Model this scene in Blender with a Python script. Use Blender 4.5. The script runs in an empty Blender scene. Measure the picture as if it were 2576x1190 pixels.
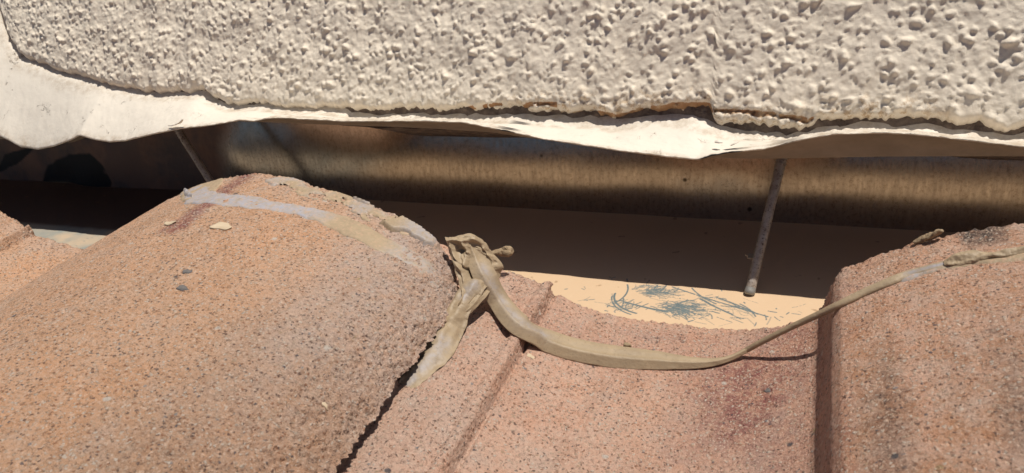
import bpy, math
import numpy as np
from mathutils import Matrix, Vector

# ------------------------------------------------------------------ frame, camera
# Local "roof frame" in mm: x along the wall, y down the tile run to the wall, z roof normal.
PITCH = math.radians(25)                       # the roof falls 25 degrees towards the wall
ROT = Matrix.Rotation(-PITCH, 4, 'X')
BASE = Vector((0, 0, 3.0))                     # roof stands 3 m over the ground
FPX = 1950.0
Dv = np.array([812, 1095, -1950.0]); Dv /= np.linalg.norm(Dv)     # tile run in camera axes
Lv = np.array([1, -0.07, 0.377]); Lv -= Dv*Lv.dot(Dv); Lv /= np.linalg.norm(Lv)
Nv = np.cross(Lv, Dv)
A3 = np.array([Lv, Dv, Nv])                    # camera axes -> roof frame

def ray(px, py):
    v = np.array([px-1288.0, -(py-595.0), -FPX])
    return A3 @ v
r0 = ray(1800, 822); CAM = -r0/np.linalg.norm(r0)*260.0

scene = bpy.context.scene
cam_data = bpy.data.cameras.new('camera'); cam = bpy.data.objects.new('camera', cam_data)
scene.collection.objects.link(cam); scene.camera = cam
cm = Matrix([[A3[i][j] for j in range(3)] for i in range(3)]).to_4x4()   # columns = cam axes in roof frame
cam.matrix_world = Matrix.Translation(BASE) @ ROT @ Matrix.Translation(Vector(CAM*0.001)) @ cm
cam_data.sensor_width = 36; cam_data.lens = 36*FPX/2576
cam_data.clip_start = 0.01; cam_data.clip_end = 5000
cam_data.dof.use_dof = True; cam_data.dof.focus_distance = 0.275; cam_data.dof.aperture_fstop = 42

# ------------------------------------------------------------------ light
SUN = np.array([0.27, 0.045, 0.96]); SUN /= np.linalg.norm(SUN)   # towards the sun, roof frame
sw = (ROT.to_3x3() @ Vector(SUN)).normalized()
sun_el = math.asin(sw.z); sun_az = math.atan2(sw.x, sw.y)
world = bpy.data.worlds.new('World'); scene.world = world; world.use_nodes = True
wt = world.node_tree; bg = wt.nodes['Background']
sky = wt.nodes.new('ShaderNodeTexSky'); sky.sky_type = 'NISHITA'; sky.sun_disc = False
sky.sun_elevation = sun_el; sky.sun_rotation = sun_az
wt.links.new(sky.outputs[0], bg.inputs[0]); bg.inputs[1].default_value = 0.05
sl = bpy.data.lights.new('sun', 'SUN'); sl.energy = 4.4; sl.angle = math.radians(0.5); sl.color = (1.0, 0.93, 0.83)
so = bpy.data.objects.new('sun', sl); scene.collection.objects.link(so)
so.rotation_euler = sw.to_track_quat('Z', 'Y').to_euler(); so.location = (0, 0, 8)
scene.view_settings.view_transform = 'Standard'; scene.view_settings.look = 'None'
scene.view_settings.exposure = 0.0; scene.view_settings.gamma = 1.0
scene.render.engine = 'CYCLES'

# ------------------------------------------------------------------ helpers
rng = np.random.default_rng(7)
TAB = rng.random((512, 512))
def vnoise(x, y, seed=0):
    x = np.asarray(x, float)+seed*17.31+100000; y = np.asarray(y, float)+seed*9.77+100000
    xi = np.floor(x).astype(int); yi = np.floor(y).astype(int); fx = x-xi; fy = y-yi
    fx = fx*fx*fx*(fx*(fx*6-15)+10); fy = fy*fy*fy*(fy*(fy*6-15)+10)
    a = TAB[xi % 512, yi % 512]; b = TAB[(xi+1) % 512, yi % 512]
    c = TAB[xi % 512, (yi+1) % 512]; d = TAB[(xi+1) % 512, (yi+1) % 512]
    return ((a*(1-fx)+b*fx)*(1-fy)+(c*(1-fx)+d*fx)*fy)*2-1
def fbm(x, y, size, octs=4, seed=0, gain=0.5):
    s = 0; a = 1; f = 1/size; t = 0
    for o in range(octs):
        s = s+a*vnoise(x*f, y*f, seed+o*3); t += a; a *= gain; f *= 2.03
    return s/t
def worley(x, y, size, seed=0):
    x = np.asarray(x, float)/size+seed*13.7+1e4; y = np.asarray(y, float)/size+seed*7.3+1e4
    xi = np.floor(x).astype(int); yi = np.floor(y).astype(int); F = np.full(x.shape, 9.0); H = np.zeros(x.shape)
    for a in (-1, 0, 1):
        for b in (-1, 0, 1):
            i = xi+a; j = yi+b; u = TAB[i % 512, j % 512]; v = TAB[(i+57) % 512, (j+31) % 512]; w = TAB[(i+201) % 512, (j+97) % 512]
            d = np.hypot(i+u-x, j+v-y); k = d < F; F = np.where(k, d, F); H = np.where(k, w, H)
    return F, H
def sm(e0, e1, x):
    t = np.clip((x-e0)/(e1-e0), 0, 1); return t*t*(3-2*t)

def hitY(px, py, Y):                       # a sight line meets the plane y = Y
    r = ray(px, py); return CAM+r*((Y-CAM[1])/r[1])
def hitZ(px, py, Z):
    r = ray(px, py); return CAM+r*((Z-CAM[2])/r[2])
def curve_at(pts, Y):                       # traced outline -> real points at real distance
    q = np.array([hitY(a, b, Y) for a, b in pts]); o = np.argsort(q[:, 0]); return q[o]

def tag(o, label=None, cat=None, group=None, kind=None):
    if label: o['label'] = label
    if cat: o['category'] = cat
    if group: o['group'] = group
    if kind: o['kind'] = kind
    return o
def thing(name, label, cat, base=(0, 0, 0), group=None):
    o = bpy.data.objects.new(name, None); scene.collection.objects.link(o)
    o.empty_display_size = 0.01
    b = Vector(base)*0.001
    o.matrix_world = Matrix.Translation(BASE) @ ROT @ Matrix.Translation(b)
    o['_b'] = [float(x) for x in base]
    return tag(o, label, cat, group)
def mesh_obj(name, verts, faces, mat, parent=None, base=(0, 0, 0), smooth=True, attrs=None):
    """verts in roof-frame mm; stored relative to the base of the thing"""
    verts = np.asarray(verts, float).reshape(-1, 3)
    if parent is not None: base = parent['_b']
    loc = (verts-np.array(base))*0.001
    me = bpy.data.meshes.new(name)
    faces = np.asarray(faces) if not isinstance(faces, list) else faces
    if isinstance(faces, np.ndarray):
        n, k = faces.shape
        me.vertices.add(len(loc)); me.vertices.foreach_set('co', loc.ravel())
        me.loops.add(n*k); me.loops.foreach_set('vertex_index', faces.ravel().astype(np.int32))
        me.polygons.add(n); me.polygons.foreach_set('loop_start', (np.arange(n)*k).astype(np.int32))
        me.polygons.foreach_set('loop_total', np.full(n, k, np.int32))
        me.update(calc_edges=True)
    else:
        me.from_pydata([tuple(v) for v in loc], [], faces)
    me.polygons.foreach_set('use_smooth', [smooth]*len(me.polygons))
    for an, av in (attrs or {}).items():
        at = me.attributes.new(an, 'FLOAT', 'POINT'); at.data.foreach_set('value', np.asarray(av, np.float32).ravel())
    me.validate(); me.update()
    if mat: me.materials.append(mat)
    o = bpy.data.objects.new(name, me); scene.collection.objects.link(o)
    if parent is not None: o.parent = parent
    else: o.matrix_world = Matrix.Translation(BASE) @ ROT @ Matrix.Translation(Vector([float(b) for b in base])*0.001)
    return o
def grid_faces(nr, nc, off=0, wrap=False, flip=False):
    r, c = np.meshgrid(np.arange(nr-1), np.arange(nc if wrap else nc-1), indexing='ij')
    c2 = (c+1) % nc
    f = np.stack([r*nc+c, r*nc+c2, (r+1)*nc+c2, (r+1)*nc+c], -1).reshape(-1, 4)+off
    return f[:, ::-1] if flip else f
def catmull(P, n):
    P = np.asarray(P, float); Q = np.vstack([2*P[0]-P[1], P, 2*P[-1]-P[-2]])
    t = np.linspace(0, len(P)-1, n); i = np.minimum(t.astype(int), len(P)-2); f = (t-i)[:, None]
    a, b, c, d = Q[i], Q[i+1], Q[i+2], Q[i+3]
    return .5*(2*b+(c-a)*f+(2*a-5*b+4*c-d)*f**2+(3*b-a-3*c+d)*f**3)

# ------------------------------------------------------------------ materials
class MT:
    def __init__(s, name):
        s.m = bpy.data.materials.new(name); s.m.use_nodes = True; s.t = s.m.node_tree
        s.b = s.t.nodes['Principled BSDF']
        s.co = s.n('ShaderNodeTexCoord').outputs['Object']
    def n(s, typ, **kw):
        q = s.t.nodes.new(typ)
        for k, v in kw.items(): setattr(q, k, v)
        return q
    def link(s, a, b): s.t.links.new(a, b)
    def map(s, scale=(1, 1, 1), rot=(0, 0, 0)):
        q = s.n('ShaderNodeMapping'); q.inputs['Scale'].default_value = scale; q.inputs['Rotation'].default_value = rot
        s.link(s.co, q.inputs[0]); return q.outputs[0]
    def noise(s, size_mm, detail=4, rough=.55, co=None, dist=0):
        q = s.n('ShaderNodeTexNoise'); q.inputs['Scale'].default_value = 1000/size_mm
        q.inputs['Detail'].default_value = detail; q.inputs['Roughness'].default_value = rough
        q.inputs['Distortion'].default_value = dist
        s.link(co or s.co, q.inputs['Vector']); return q.outputs['Fac']
    def voro(s, size_mm, feature='F1', co=None, rand=1):
        q = s.n('ShaderNodeTexVoronoi', feature=feature); q.inputs['Scale'].default_value = 1000/size_mm
        q.inputs['Randomness'].default_value = rand
        s.link(co or s.co, q.inputs['Vector']); return q
    def ramp(s, fac, stops, interp='LINEAR'):
        q = s.n('ShaderNodeValToRGB'); q.color_ramp.interpolation = interp
        el = q.color_ramp.elements
        while len(el) < len(stops): el.new(.5)
        for e, (p, c) in zip(el, stops):
            e.position = p; e.color = (c, c, c, 1) if isinstance(c, (int, float)) else (*c, 1)
        s.link(fac, q.inputs[0]); return q.outputs[0]
    def mix(s, fac, a, b, blend='MIX'):
        q = s.n('ShaderNodeMix', data_type='RGBA', blend_type=blend)
        for sock, v in ((q.inputs[0], fac), (q.inputs[6], a), (q.inputs[7], b)):
            if isinstance(v, (int, float)): sock.default_value = v if sock.type == 'VALUE' else (v, v, v, 1)
            elif isinstance(v, tuple): sock.default_value = (*v, 1)
            else: s.link(v, sock)
        return q.outputs[2]
    def math(s, op, a, b=0.0, clamp=False):
        q = s.n('ShaderNodeMath', operation=op, use_clamp=clamp)
        for sock, v in ((q.inputs[0], a), (q.inputs[1], b)):
            if isinstance(v, (int, float)): sock.default_value = v
            else: s.link(v, sock)
        return q.outputs[0]
    def attr(s, name): return s.n('ShaderNodeAttribute', attribute_name=name).outputs['Fac']
    def bump(s, h, dist_mm, strength=1.0, prev=None):
        q = s.n('ShaderNodeBump'); q.inputs['Distance'].default_value = dist_mm*0.001; q.inputs['Strength'].default_value = strength
        s.link(h, q.inputs['Height'])
        if prev: s.link(prev, q.inputs['Normal'])
        s.link(q.outputs[0], s.b.inputs['Normal']); return q.outputs[0]
    def done(s, col, rough=.8, metal=0, spec=.3):
        for k, v in (('Base Color', col), ('Roughness', rough), ('Metallic', metal), ('Specular IOR Level', spec)):
            sock = s.b.inputs[k]
            if isinstance(v, tuple): sock.default_value = (*v, 1)
            elif isinstance(v, (int, float)): sock.default_value = v
            else: s.link(v, sock)
        return s.m

def tile_material(name, base, base2, pink, dark=(.165, .10, .072), speck=.5):
    t = MT(name)
    big = t.noise(34, 3, .6); mid = t.noise(8, 4, .7); fine = t.noise(1.25, 6, .8, dist=.3); fin2 = t.noise(.8, 4, .8, dist=.5)
    # jittered coordinates so that grains are angular and uneven
    nv = t.n('ShaderNodeTexNoise'); nv.inputs['Scale'].default_value = 1000/.9; nv.inputs['Detail'].default_value = 2
    t.link(t.co, nv.inputs['Vector'])
    va = t.n('ShaderNodeVectorMath', operation='SCALE'); va.inputs['Scale'].default_value = .0011; t.link(nv.outputs['Color'], va.inputs[0])
    vb = t.n('ShaderNodeVectorMath', operation='ADD'); t.link(t.co, vb.inputs[0]); t.link(va.outputs[0], vb.inputs[1]); jco = vb.outputs[0]
    c = t.mix(t.ramp(big, [(.35, 0), (.65, 1)]), base, base2)
    c = t.mix(t.math('MULTIPLY', t.attr('warm'), t.ramp(t.noise(11, 4, .7), [(.35, .1), (.6, 1)])), c, (.62, .315, .175))
    c = t.mix(t.ramp(mid, [(.42, 0), (.66, .75)]), c, pink)
    c = t.mix(t.math('MULTIPLY', t.attr('red'), t.ramp(t.noise(4, 4, .7), [(.3, .2), (.65, .9)])), c, (.30, .10, .09))
    c = t.mix(t.math('MULTIPLY', t.attr('soot'), t.ramp(t.noise(3, 4, .7), [(.3, .3), (.65, 1)])), c, (.08, .064, .058))
    pale = t.math('MULTIPLY', t.attr('pale'), t.ramp(t.noise(3.0, 5, .75), [(.3, .3), (.6, 1)]))
    c = t.mix(pale, c, (.64, .50, .43))
    st = t.noise(9, 4, .65, co=t.map((1, .22, 1)))
    c = t.mix(t.ramp(st, [(.50, 0), (.72, .55)]), c, tuple(x*.62 for x in base))
    c = t.mix(t.ramp(t.noise(16, 4, .7), [(.56, 0), (.74, .5)]), c, (.62, .47, .39))
    c = t.mix(t.ramp(fine, [(.35, .95), (.46, 0)]), c, dark)
    c = t.mix(t.ramp(fine, [(.53, 0), (.68, .65)]), c, (.78, .55, .42))
    c = t.mix(t.ramp(fin2, [(.53, 0), (.64, .85)]), c, (.84, .64, .50))
    c = t.mix(t.ramp(fin2, [(.31, .85), (.42, 0)]), c, dark)
    def grains(size, lo, hi, frac, stops, f):
        v = t.voro(size, co=jco); g = t.ramp(v.outputs['Distance'], [(lo, 1), (hi, 0)])
        sel = t.n('ShaderNodeSeparateColor'); t.link(v.outputs['Color'], sel.inputs[0])
        m = t.math('MULTIPLY', g, t.ramp(sel.outputs[0], [(1-frac, 0), (1-frac+.01, f)]))
        return m, t.ramp(sel.outputs[1], stops, 'CONSTANT')
    gm, gc = grains(.85, .30, .48, speck*.6, [(0, (.16, .10, .08)), (.18, (.62, .46, .34)), (.5, (.76, .66, .56)), (.78, (.38, .18, .10)), (.94, (.14, .13, .14))], .85)
    c = t.mix(gm, c, gc)
    gs, gc = grains(1.6, .16, .34, speck*.24, [(0, (.74, .63, .52)), (.40, (.20, .15, .13)), (.62, (.55, .38, .25)), (.9, (.30, .30, .31))], .8)
    c = t.mix(gs, c, gc)
    gm2, gc = grains(6.5, .09, .16, .20, [(0, (.74, .66, .58)), (.5, (.10, .10, .11)), (.8, (.50, .36, .20))], .9)
    c = t.mix(gm2, c, gc)
    v3 = t.voro(2.0, co=jco); pit = t.ramp(v3.outputs['Distance'], [(.10, 1), (.28, 0)])
    se3 = t.n('ShaderNodeSeparateColor'); t.link(v3.outputs['Color'], se3.inputs[0])
    pm = t.math('MULTIPLY', pit, t.ramp(se3.outputs[0], [(.50, 0), (.56, 1)]))
    h = t.math('ADD', t.math('MULTIPLY', fine, 1.5), t.math('MULTIPLY', gm, .35))
    h = t.math('ADD', h, t.math('MULTIPLY', fin2, .8))
    h = t.math('ADD', h, t.math('MULTIPLY', gs, .35))
    h = t.math('SUBTRACT', h, t.math('MULTIPLY', pm, .8))
    t.bump(h, 1.0, 1.0)
    return t.done(c, .8, 0, .3)

m_tileA = tile_material('weathered_concrete', (.78, .43, .245), (.72, .425, .26), (.76, .50, .345), speck=.8)
m_tileB = tile_material('weathered_concrete_pink', (.82, .455, .305), (.80, .50, .365), (.82, .58, .46), speck=.6)

def stucco_material():
    t = MT('stucco_paint')
    c = t.mix(t.noise(25, 3), (.89, .80, .67), (.84, .75, .615))
    c = t.mix(t.ramp(t.noise(2.5, 4, .7), [(.55, 0), (.8, .35)]), c, (.52, .45, .37))
    c = t.mix(t.ramp(t.attr('orange'), [(.35, 0), (.6, 1)]), c, (.42, .235, .12))
    c = t.mix(t.math('MULTIPLY', t.attr('flaky'), t.ramp(t.noise(3, 5, .75), [(.50, 0), (.60, .9)])), c, (.55, .40, .25))
    c = t.mix(t.ramp(t.attr('crumb'), [(.25, 0), (.7, 1)]), c, (.42, .34, .25))
    t.bump(t.math('ADD', t.noise(1.1, 6, .8), t.math('MULTIPLY', t.noise(.45, 3, .8), .5)), .34, 1)
    return t.done(c, .78, 0, .25)
m_stucco = stucco_material()

def apron_material():
    t = MT('cream_paint')
    c = t.mix(t.noise(30, 4), (.77, .715, .625), (.725, .67, .58))
    c = t.mix(t.ramp(t.noise(7, 6, .8, dist=1.0), [(.60, 0), (.72, .45)]), c, (.50, .43, .33))
    n1 = t.noise(16, 5, .65, dist=.6)
    line = t.ramp(t.math('ABSOLUTE', t.math('SUBTRACT', n1, .5)), [(.0, 1), (.006, 0)])
    cr = t.math('MULTIPLY', line, t.math('MULTIPLY', t.ramp(t.noise(13, 3), [(.56, 0), (.62, 1)]), t.attr('crackle')))
    c = t.mix(cr, c, (.14, .10, .07))
    sp = t.voro(6); ss = t.n('ShaderNodeSeparateColor'); t.link(sp.outputs['Color'], ss.inputs[0])
    c = t.mix(t.math('MULTIPLY', t.ramp(sp.outputs['Distance'], [(.04, 1), (.07, 0)]), t.ramp(ss.outputs[0], [(.72, 0), (.74, .8)])), c, (.25, .18, .12))
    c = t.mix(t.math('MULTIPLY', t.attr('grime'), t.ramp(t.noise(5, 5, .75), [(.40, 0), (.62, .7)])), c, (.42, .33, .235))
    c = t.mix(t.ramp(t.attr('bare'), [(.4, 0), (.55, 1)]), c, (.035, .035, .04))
    h = t.math('ADD', t.noise(9, 4, .55), t.math('MULTIPLY', t.noise(1.2, 3), .10))
    t.bump(t.math('SUBTRACT', h, t.math('MULTIPLY', cr, .5)), .5, 1)
    return t.done(c, .55, 0, .35)
m_apron = apron_material()

def plain(name, c1, c2, size=6, rough=.8, metal=0, bump=.3, bsize=2, spec=.3, dark=None):
    t = MT(name)
    c = t.mix(t.ramp(t.noise(size, 5, .65), [(.35, 0), (.65, 1)]), c1, c2)
    if dark: c = t.mix(t.ramp(t.noise(size*.35, 5, .75), [(.54, 0), (.66, 1)]), c, dark)
    t.bump(t.noise(bsize, 5, .6), bump, 1)
    return t.done(c, rough, metal, spec)
m_return = plain('dull_primer', (.27, .22, .18), (.21, .17, .135), 12, .7, 0, .3, 3)
m_mortar = plain('rough_mortar', (.25, .195, .155), (.10, .075, .065), 4, .95, 0, 1.2, 1.5)
m_rod = plain('rusty_steel', (.50, .45, .40), (.34, .28, .23), 3, .45, .3, .25, 1.2, .5, dark=(.03, .02, .015))
m_twig = plain('dry_bark', (.36, .27, .17), (.22, .16, .10), 2, .9, 0, .5, 1)
m_flake = plain('paint_chip', (.56, .46, .33), (.48, .38, .26), 3, .7, 0, .2, 1.2)
m_pebble = plain('dark_stone', (.17, .155, .145), (.09, .085, .085), 2, .7, 0, .3, 1)
m_ground = plain('dry_soil', (.30, .25, .19), (.22, .18, .13), 900, .95, 0, 8, 60)

def sealant_material():
    t = MT('old_sealant')
    c = t.mix(t.ramp(t.noise(7, 5, .65), [(.35, 0), (.65, 1)]), (.385, .295, .19), (.32, .245, .16))
    f = t.math('MULTIPLY', t.attr('fade'), t.ramp(t.noise(2.5, 5, .75), [(.36, .2), (.6, 1)]))
    c = t.mix(f, c, (.34, .34, .385))
    c = t.mix(t.ramp(t.noise(1.1, 4, .8), [(.30, .8), (.42, 0)]), c, (.20, .15, .10))
    c = t.mix(t.math('MULTIPLY', t.attr('grit'), t.ramp(t.noise(1.3, 5, .8), [(.50, 0), (.60, .9)])), c, (.56, .36, .25))
    h = t.math('ADD', t.noise(2.2, 5, .6), t.math('MULTIPLY', t.noise(.5, 2), .25))
    t.bump(h, .26, 1)
    return t.done(c, .52, 0, .4)
m_seal = sealant_material()

def floor_material():
    t = MT('peach_painted_metal')
    c = t.mix(t.noise(18, 4), (.66, .485, .32), (.63, .455, .295))
    c = t.mix(t.ramp(t.noise(2.2, 5, .8), [(.58, 0), (.75, .35)]), c, (.75, .61, .45))
    c = t.mix(t.ramp(t.attr('scratch'), [(.03, 0), (.55, 1)]), c, t.mix(t.noise(2, 5, .8), (.055, .10, .125), (.22, .25, .24)))
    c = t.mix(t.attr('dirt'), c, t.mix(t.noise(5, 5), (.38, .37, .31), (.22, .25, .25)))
    c = t.mix(t.attr('floor_shade'), c, (.12, .075, .06))
    c = t.mix(t.ramp(t.noise(6, 2), [(.70, 0), (.74, .7)]), c, (.35, .22, .13))
    t.bump(t.noise(4, 4), .12, 1)
    return t.done(c, .5, 0, .4)
m_floor = floor_material()

def galv_material():
    t = MT('galvanised_metal')
    st = t.noise(4, 5, .75, co=t.map((3.0, 1, .45)))
    c = t.mix(t.ramp(st, [(.3, 0), (.7, 1)]), (.43, .395, .35), (.31, .275, .235))
    c = t.mix(t.ramp(t.noise(1.8, 6, .85), [(.50, 0), (.66, .75)]), c, (.15, .11, .075))
    sp = t.voro(13); ss = t.n('ShaderNodeSeparateColor'); t.link(sp.outputs['Color'], ss.inputs[0])
    c = t.mix(t.math('MULTIPLY', t.ramp(sp.outputs['Distance'], [(.05, 1), (.10, 0)]), t.ramp(ss.outputs[0], [(.6, 0), (.62, .9)])), c, (.03, .02, .012))
    c = t.mix(t.ramp(t.attr('brown_matte'), [(.1, 0), (.9, .9)]), c, t.mix(t.ramp(t.noise(22, 4, .6), [(.4, 0), (.62, 1)]), (.105, .07, .058), (.24, .125, .08)))
    c = t.mix(t.ramp(t.attr('dark_reflection'), [(.2, 0), (.8, 1)]), c, (.008, .006, .006))
    c = t.mix(t.attr('brown_reflection'), c, (.18, .115, .088))
    t.bump(t.math('ADD', st, t.math('MULTIPLY', t.noise(1.0, 4, .7), .35)), .02, 1)
    ro = t.math('ADD', t.ramp(st, [(.3, .11), (.7, .20)]), t.math('MULTIPLY', t.attr('brown_matte'), .4))
    return t.done(c, ro, t.math('SUBTRACT', .93, t.math('MULTIPLY', t.attr('brown_matte'), .8)), .4)
m_galv = galv_material()

# ------------------------------------------------------------------ ground (far below the roof)
gme = bpy.data.meshes.new('ground')
gme.from_pydata([(-600, -600, 0), (600, -600, 0), (600, 600, 0), (-600, 600, 0)], [], [(0, 1, 2, 3)])
gme.materials.append(m_ground); go = bpy.data.objects.new('ground', gme); scene.collection.objects.link(go); go['kind'] = 'structure'

# ------------------------------------------------------------------ the wall: traced edges, real planes
YL, YS, YW, ZF = 45.0, 64.0, 99.0, -12.0      # flashing lip, stucco face foot, metal upstand foot, channel floor
LEAN = math.tan(PITCH)
def hit_wall(px, py, off=0):                  # stucco plane  y = YS + LEAN*(z-48) + off
    r = ray(px, py); k = (YS+off-48*LEAN-CAM[1]+LEAN*CAM[2])/(r[1]-LEAN*r[2]); return CAM+r*k
ST = [(-40,-200),(-10,-60),(0,0),(4,30),(10,50),(25,96),(50,132),(66,149),(111,164),(151,182),(212,197),(263,212),(323,225),(364,232),(454,235),(515,228),(535,247),(566,263),(656,260),(727,272),(788,270),(859,268),(894,279),(985,275),(1056,273),(1101,280),(1162,273),(1212,278),(1298,270),(1349,283),(1394,273),(1434,289),(1465,278),(1510,287),(1561,295),(1616,278),(1687,275),(1717,280),(1779,268),(1803,308),(1844,314),(1884,309),(1940,321),(2010,325),(2041,316),(2071,303),(2147,298),(2222,295),(2273,303),(2318,292),(2399,311),(2439,313),(2470,300),(2495,323),(2545,331),(2576,316),(2700,325),(2900,318),(3100,330)]
LIP = [(-300,340),(-120,330),(0,343),(50,369),(91,375),(131,368),(172,353),(199,339),(227,348),(273,356),(313,353),(384,336),(454,322),(535,313),(601,301),(641,303),(672,296),(707,295),(858,303),(1061,303),(1162,307),(1212,318),(1288,333),(1364,350),(1465,365),(1566,378),(1717,395),(1758,399),(1788,388),(1844,380),(1919,373),(1970,361),(2020,348),(2096,336),(2222,332),(2298,336),(2374,344),(2475,357),(2576,369),(2700,378),(2900,370),(3100,385)]
RET = [(-300,380),(0,350),(300,340),(600,305),(859,315),(1010,320),(1111,325),(1237,333),(1340,348),(1500,368),(1600,382),(1758,398),(1960,399),(2222,394),(2576,393),(3100,392)]
Q = np.array([hit_wall(*p) for p in ST]); Q = Q[np.argsort(Q[:, 0])]
ex, ez = Q[:, 0], Q[:, 2]
cosL, sinL = math.cos(PITCH), math.sin(PITCH)
def wall_pt(x, h, off):                      # h up the wall from z=48; off: out of the wall towards the viewer
    z = 48+h*cosL+off*sinL; y = YS+h*sinL-off*cosL
    return np.stack([x, y, z], -1)

def spaced(a, b, d, a2, b2, n=26):
    k = (np.linspace(0, 1, n)**1.8)[1:]
    return np.concatenate([(a-(a-a2)*k)[::-1], np.arange(a, b, d), b+(b2-b)*k])

def build_stucco(parent):
    xs = spaced(-470, 215, .55, -900, 560, 120)
    zed = np.interp(xs, ex, ez); zed = np.where(xs > ex[-1], ez[-1]+1.2*vnoise(xs/9, 0*xs), zed)
    he = (zed-48)/cosL + 1.2*fbm(xs, xs*0, 4, 3, 5) + .45*vnoise(xs/.9, xs*0+3)+.5*vnoise(xs/2.1, xs*0+9)
    he = np.where(xs < ex[0], 240, he); he = np.minimum(he, 240)
    ts = np.concatenate([[-.01, 0, .25, .6, 1.0], np.arange(1.5, 95, .55), 95+np.linspace(0, 1, 24)[1:]**1.5*170])
    X, T = np.meshgrid(xs, ts); Hh = he[None, :]+T
    Hh = np.minimum(Hh, 262)
    wx = X+1.2*fbm(X, Hh, 5, 2, 11); wh = Hh+1.2*fbm(X, Hh, 5, 2, 12)
    D = .9*fbm(X, Hh, 12, 3, 20)+.45*fbm(X, Hh, 2.6, 3, 21)+.24*fbm(X, Hh, 1.1, 2, 22)
    # sprayed lumps: peaked blobs that droop a little
    r2 = np.random.default_rng(3)
    L = np.zeros_like(D)
    x0, dx = -425, .55
    ihead = np.searchsorted(xs, -425)
    n = 29000
    cx = r2.uniform(-480, 225, n); ch = r2.uniform(-22, 118, n)
    g = sm(-400, 60, cx)
    cx = np.where(r2.random(n) < .35*(1-g)+.0, cx, cx)
    rad = (.55+.95*r2.random(n)**3.0)*(.76+.36*g)*(1+.35*(r2.random(n) < .08)); hh = rad*r2.uniform(.55, 1.25, n)
    keep = r2.random(n) < (.95-.60*g)
    for a, b, r, h in zip(cx[keep], ch[keep], rad[keep], hh[keep]):
        i0 = max(0, np.searchsorted(xs, a-r*1.5-2)); i1 = np.searchsorted(xs, a+r*1.5+2)
        if i1 <= i0: continue
        hc = he[i0:i1].mean() if i1 > i0 else 0
        if abs(he[i0]-he[i1-1]) > 25: j0, j1 = 0, len(ts)
        else:
            lo = b-he[i0:i1].max()-r*1.6-2; hi = b-he[i0:i1].min()+r*1.6+2
            j0 = np.searchsorted(ts, lo); j1 = np.searchsorted(ts, hi)
        if j1 <= j0: continue
        sx = wx[j0:j1, i0:i1]-a; sh = wh[j0:j1, i0:i1]-b
        d = np.sqrt((sx/1.1)**2+np.where(sh < 0, sh*1.35, sh*.85)**2)/r
        v = h*np.clip(1-d*d, 0, 1)**1.25
        L[j0:j1, i0:i1] = np.maximum(L[j0:j1, i0:i1], v)+.18*np.minimum(L[j0:j1, i0:i1], v)
    D = D+L*.86
    edge = 1-np.exp(-np.clip(T, 0, 99)/.9)
    thick = 6.8+1.0*fbm(X, X*0, 14, 2, 31)
    off = -6.0+(thick+D)*edge; off[0] = -6.6
    o1 = np.zeros_like(X); fz = sm(12, 2, T)*sm(-100, -75, X)*sm(80, 50, X)
    off = off+fz*edge*(.55*(1-np.abs(fbm(X+2*fbm(X, Hh, 4, 2, 81), Hh, 2.4, 3, 80))*4))*.8
    for (pa, pb, w) in [((1500,284),(1561,290),.9),((1561,290),(1640,273),1.8),((1640,273),(1779,265),2.0),((1785,272),(1870,284),1.0),((1870,284),(2040,300),1.2),((1300,268),(1400,262),1.2),((1170,272),(1260,262),.9),((1440,284),(1540,288),1.0)]:
        a = hit_wall(*pa); b = hit_wall(*pb); A = np.array([a[0], (a[2]-48)/cosL]); B = np.array([b[0], (b[2]-48)/cosL])
        ab = B-A; t = np.clip(((X-A[0])*ab[0]+(Hh-A[1])*ab[1])/(ab@ab), 0, 1)
        d = np.hypot(X-A[0]-t*ab[0]+.5*fbm(X, Hh, 3, 2, 50), Hh-A[1]-t*ab[1]+1.0*fbm(X, Hh, 5, 3, 51))
        o1 = np.maximum(o1, sm(w*1.1, w*.3, d))
    o1 = o1*sm(-.75, -.3, fbm(X, Hh, 3.5, 4, 53))
    P = wall_pt(X, Hh, off-1.1*o1)
    crumb = sm(.9, 0, T)*(.5+.5*fbm(X, Hh, 6, 2, 60))
    nr, nc = X.shape
    return mesh_obj('stucco_coat', P.reshape(-1, 3), grid_faces(nr, nc), m_stucco, parent, attrs={'orange': o1, 'crumb': crumb, 'flaky': fz})

wall = thing('stucco_wall', 'cream wall with knobbly sprayed stucco ending in a ragged flaking lower edge', 'wall', (-100, YS, 48))
build_stucco(wall)
# body of the wall behind the coat
xs = np.linspace(-900, 560, 420); tt = np.linspace(0, 1, 90)
hb = np.minimum((np.interp(xs, ex, ez)-48)/cosL, 200)-4.4-3.6*sm(-185, -150, xs); kk = np.hanning(15); hb = np.convolve(np.pad(hb, 7, 'edge'), kk/kk.sum(), 'valid')
X = np.repeat(xs[None], 90, 0); H = hb[None]*(1-tt[:, None]**1.6)+260*tt[:, None]**1.6
P = wall_pt(X, H, -6.4+sm(-292, -286, X)*(3.0+1.5*fbm(X, H, 2.5, 4, 18))+.5*fbm(X, H, 5, 4, 8)+.5*fbm(X, H, 30, 2, 9)).reshape(-1, 3)
P = P.reshape(X.shape+(3,)); bk0 = wall_pt(xs, hb, -140+0*xs); bk1 = wall_pt(xs, 260+0*xs, -140+0*xs)
P = np.concatenate([bk1[None], bk0[None], P, bk1[None]], 0); F = grid_faces(*P.shape[:2])
mesh_obj('mortar_base', P.reshape(-1, 3), F, m_mortar, wall)

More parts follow.
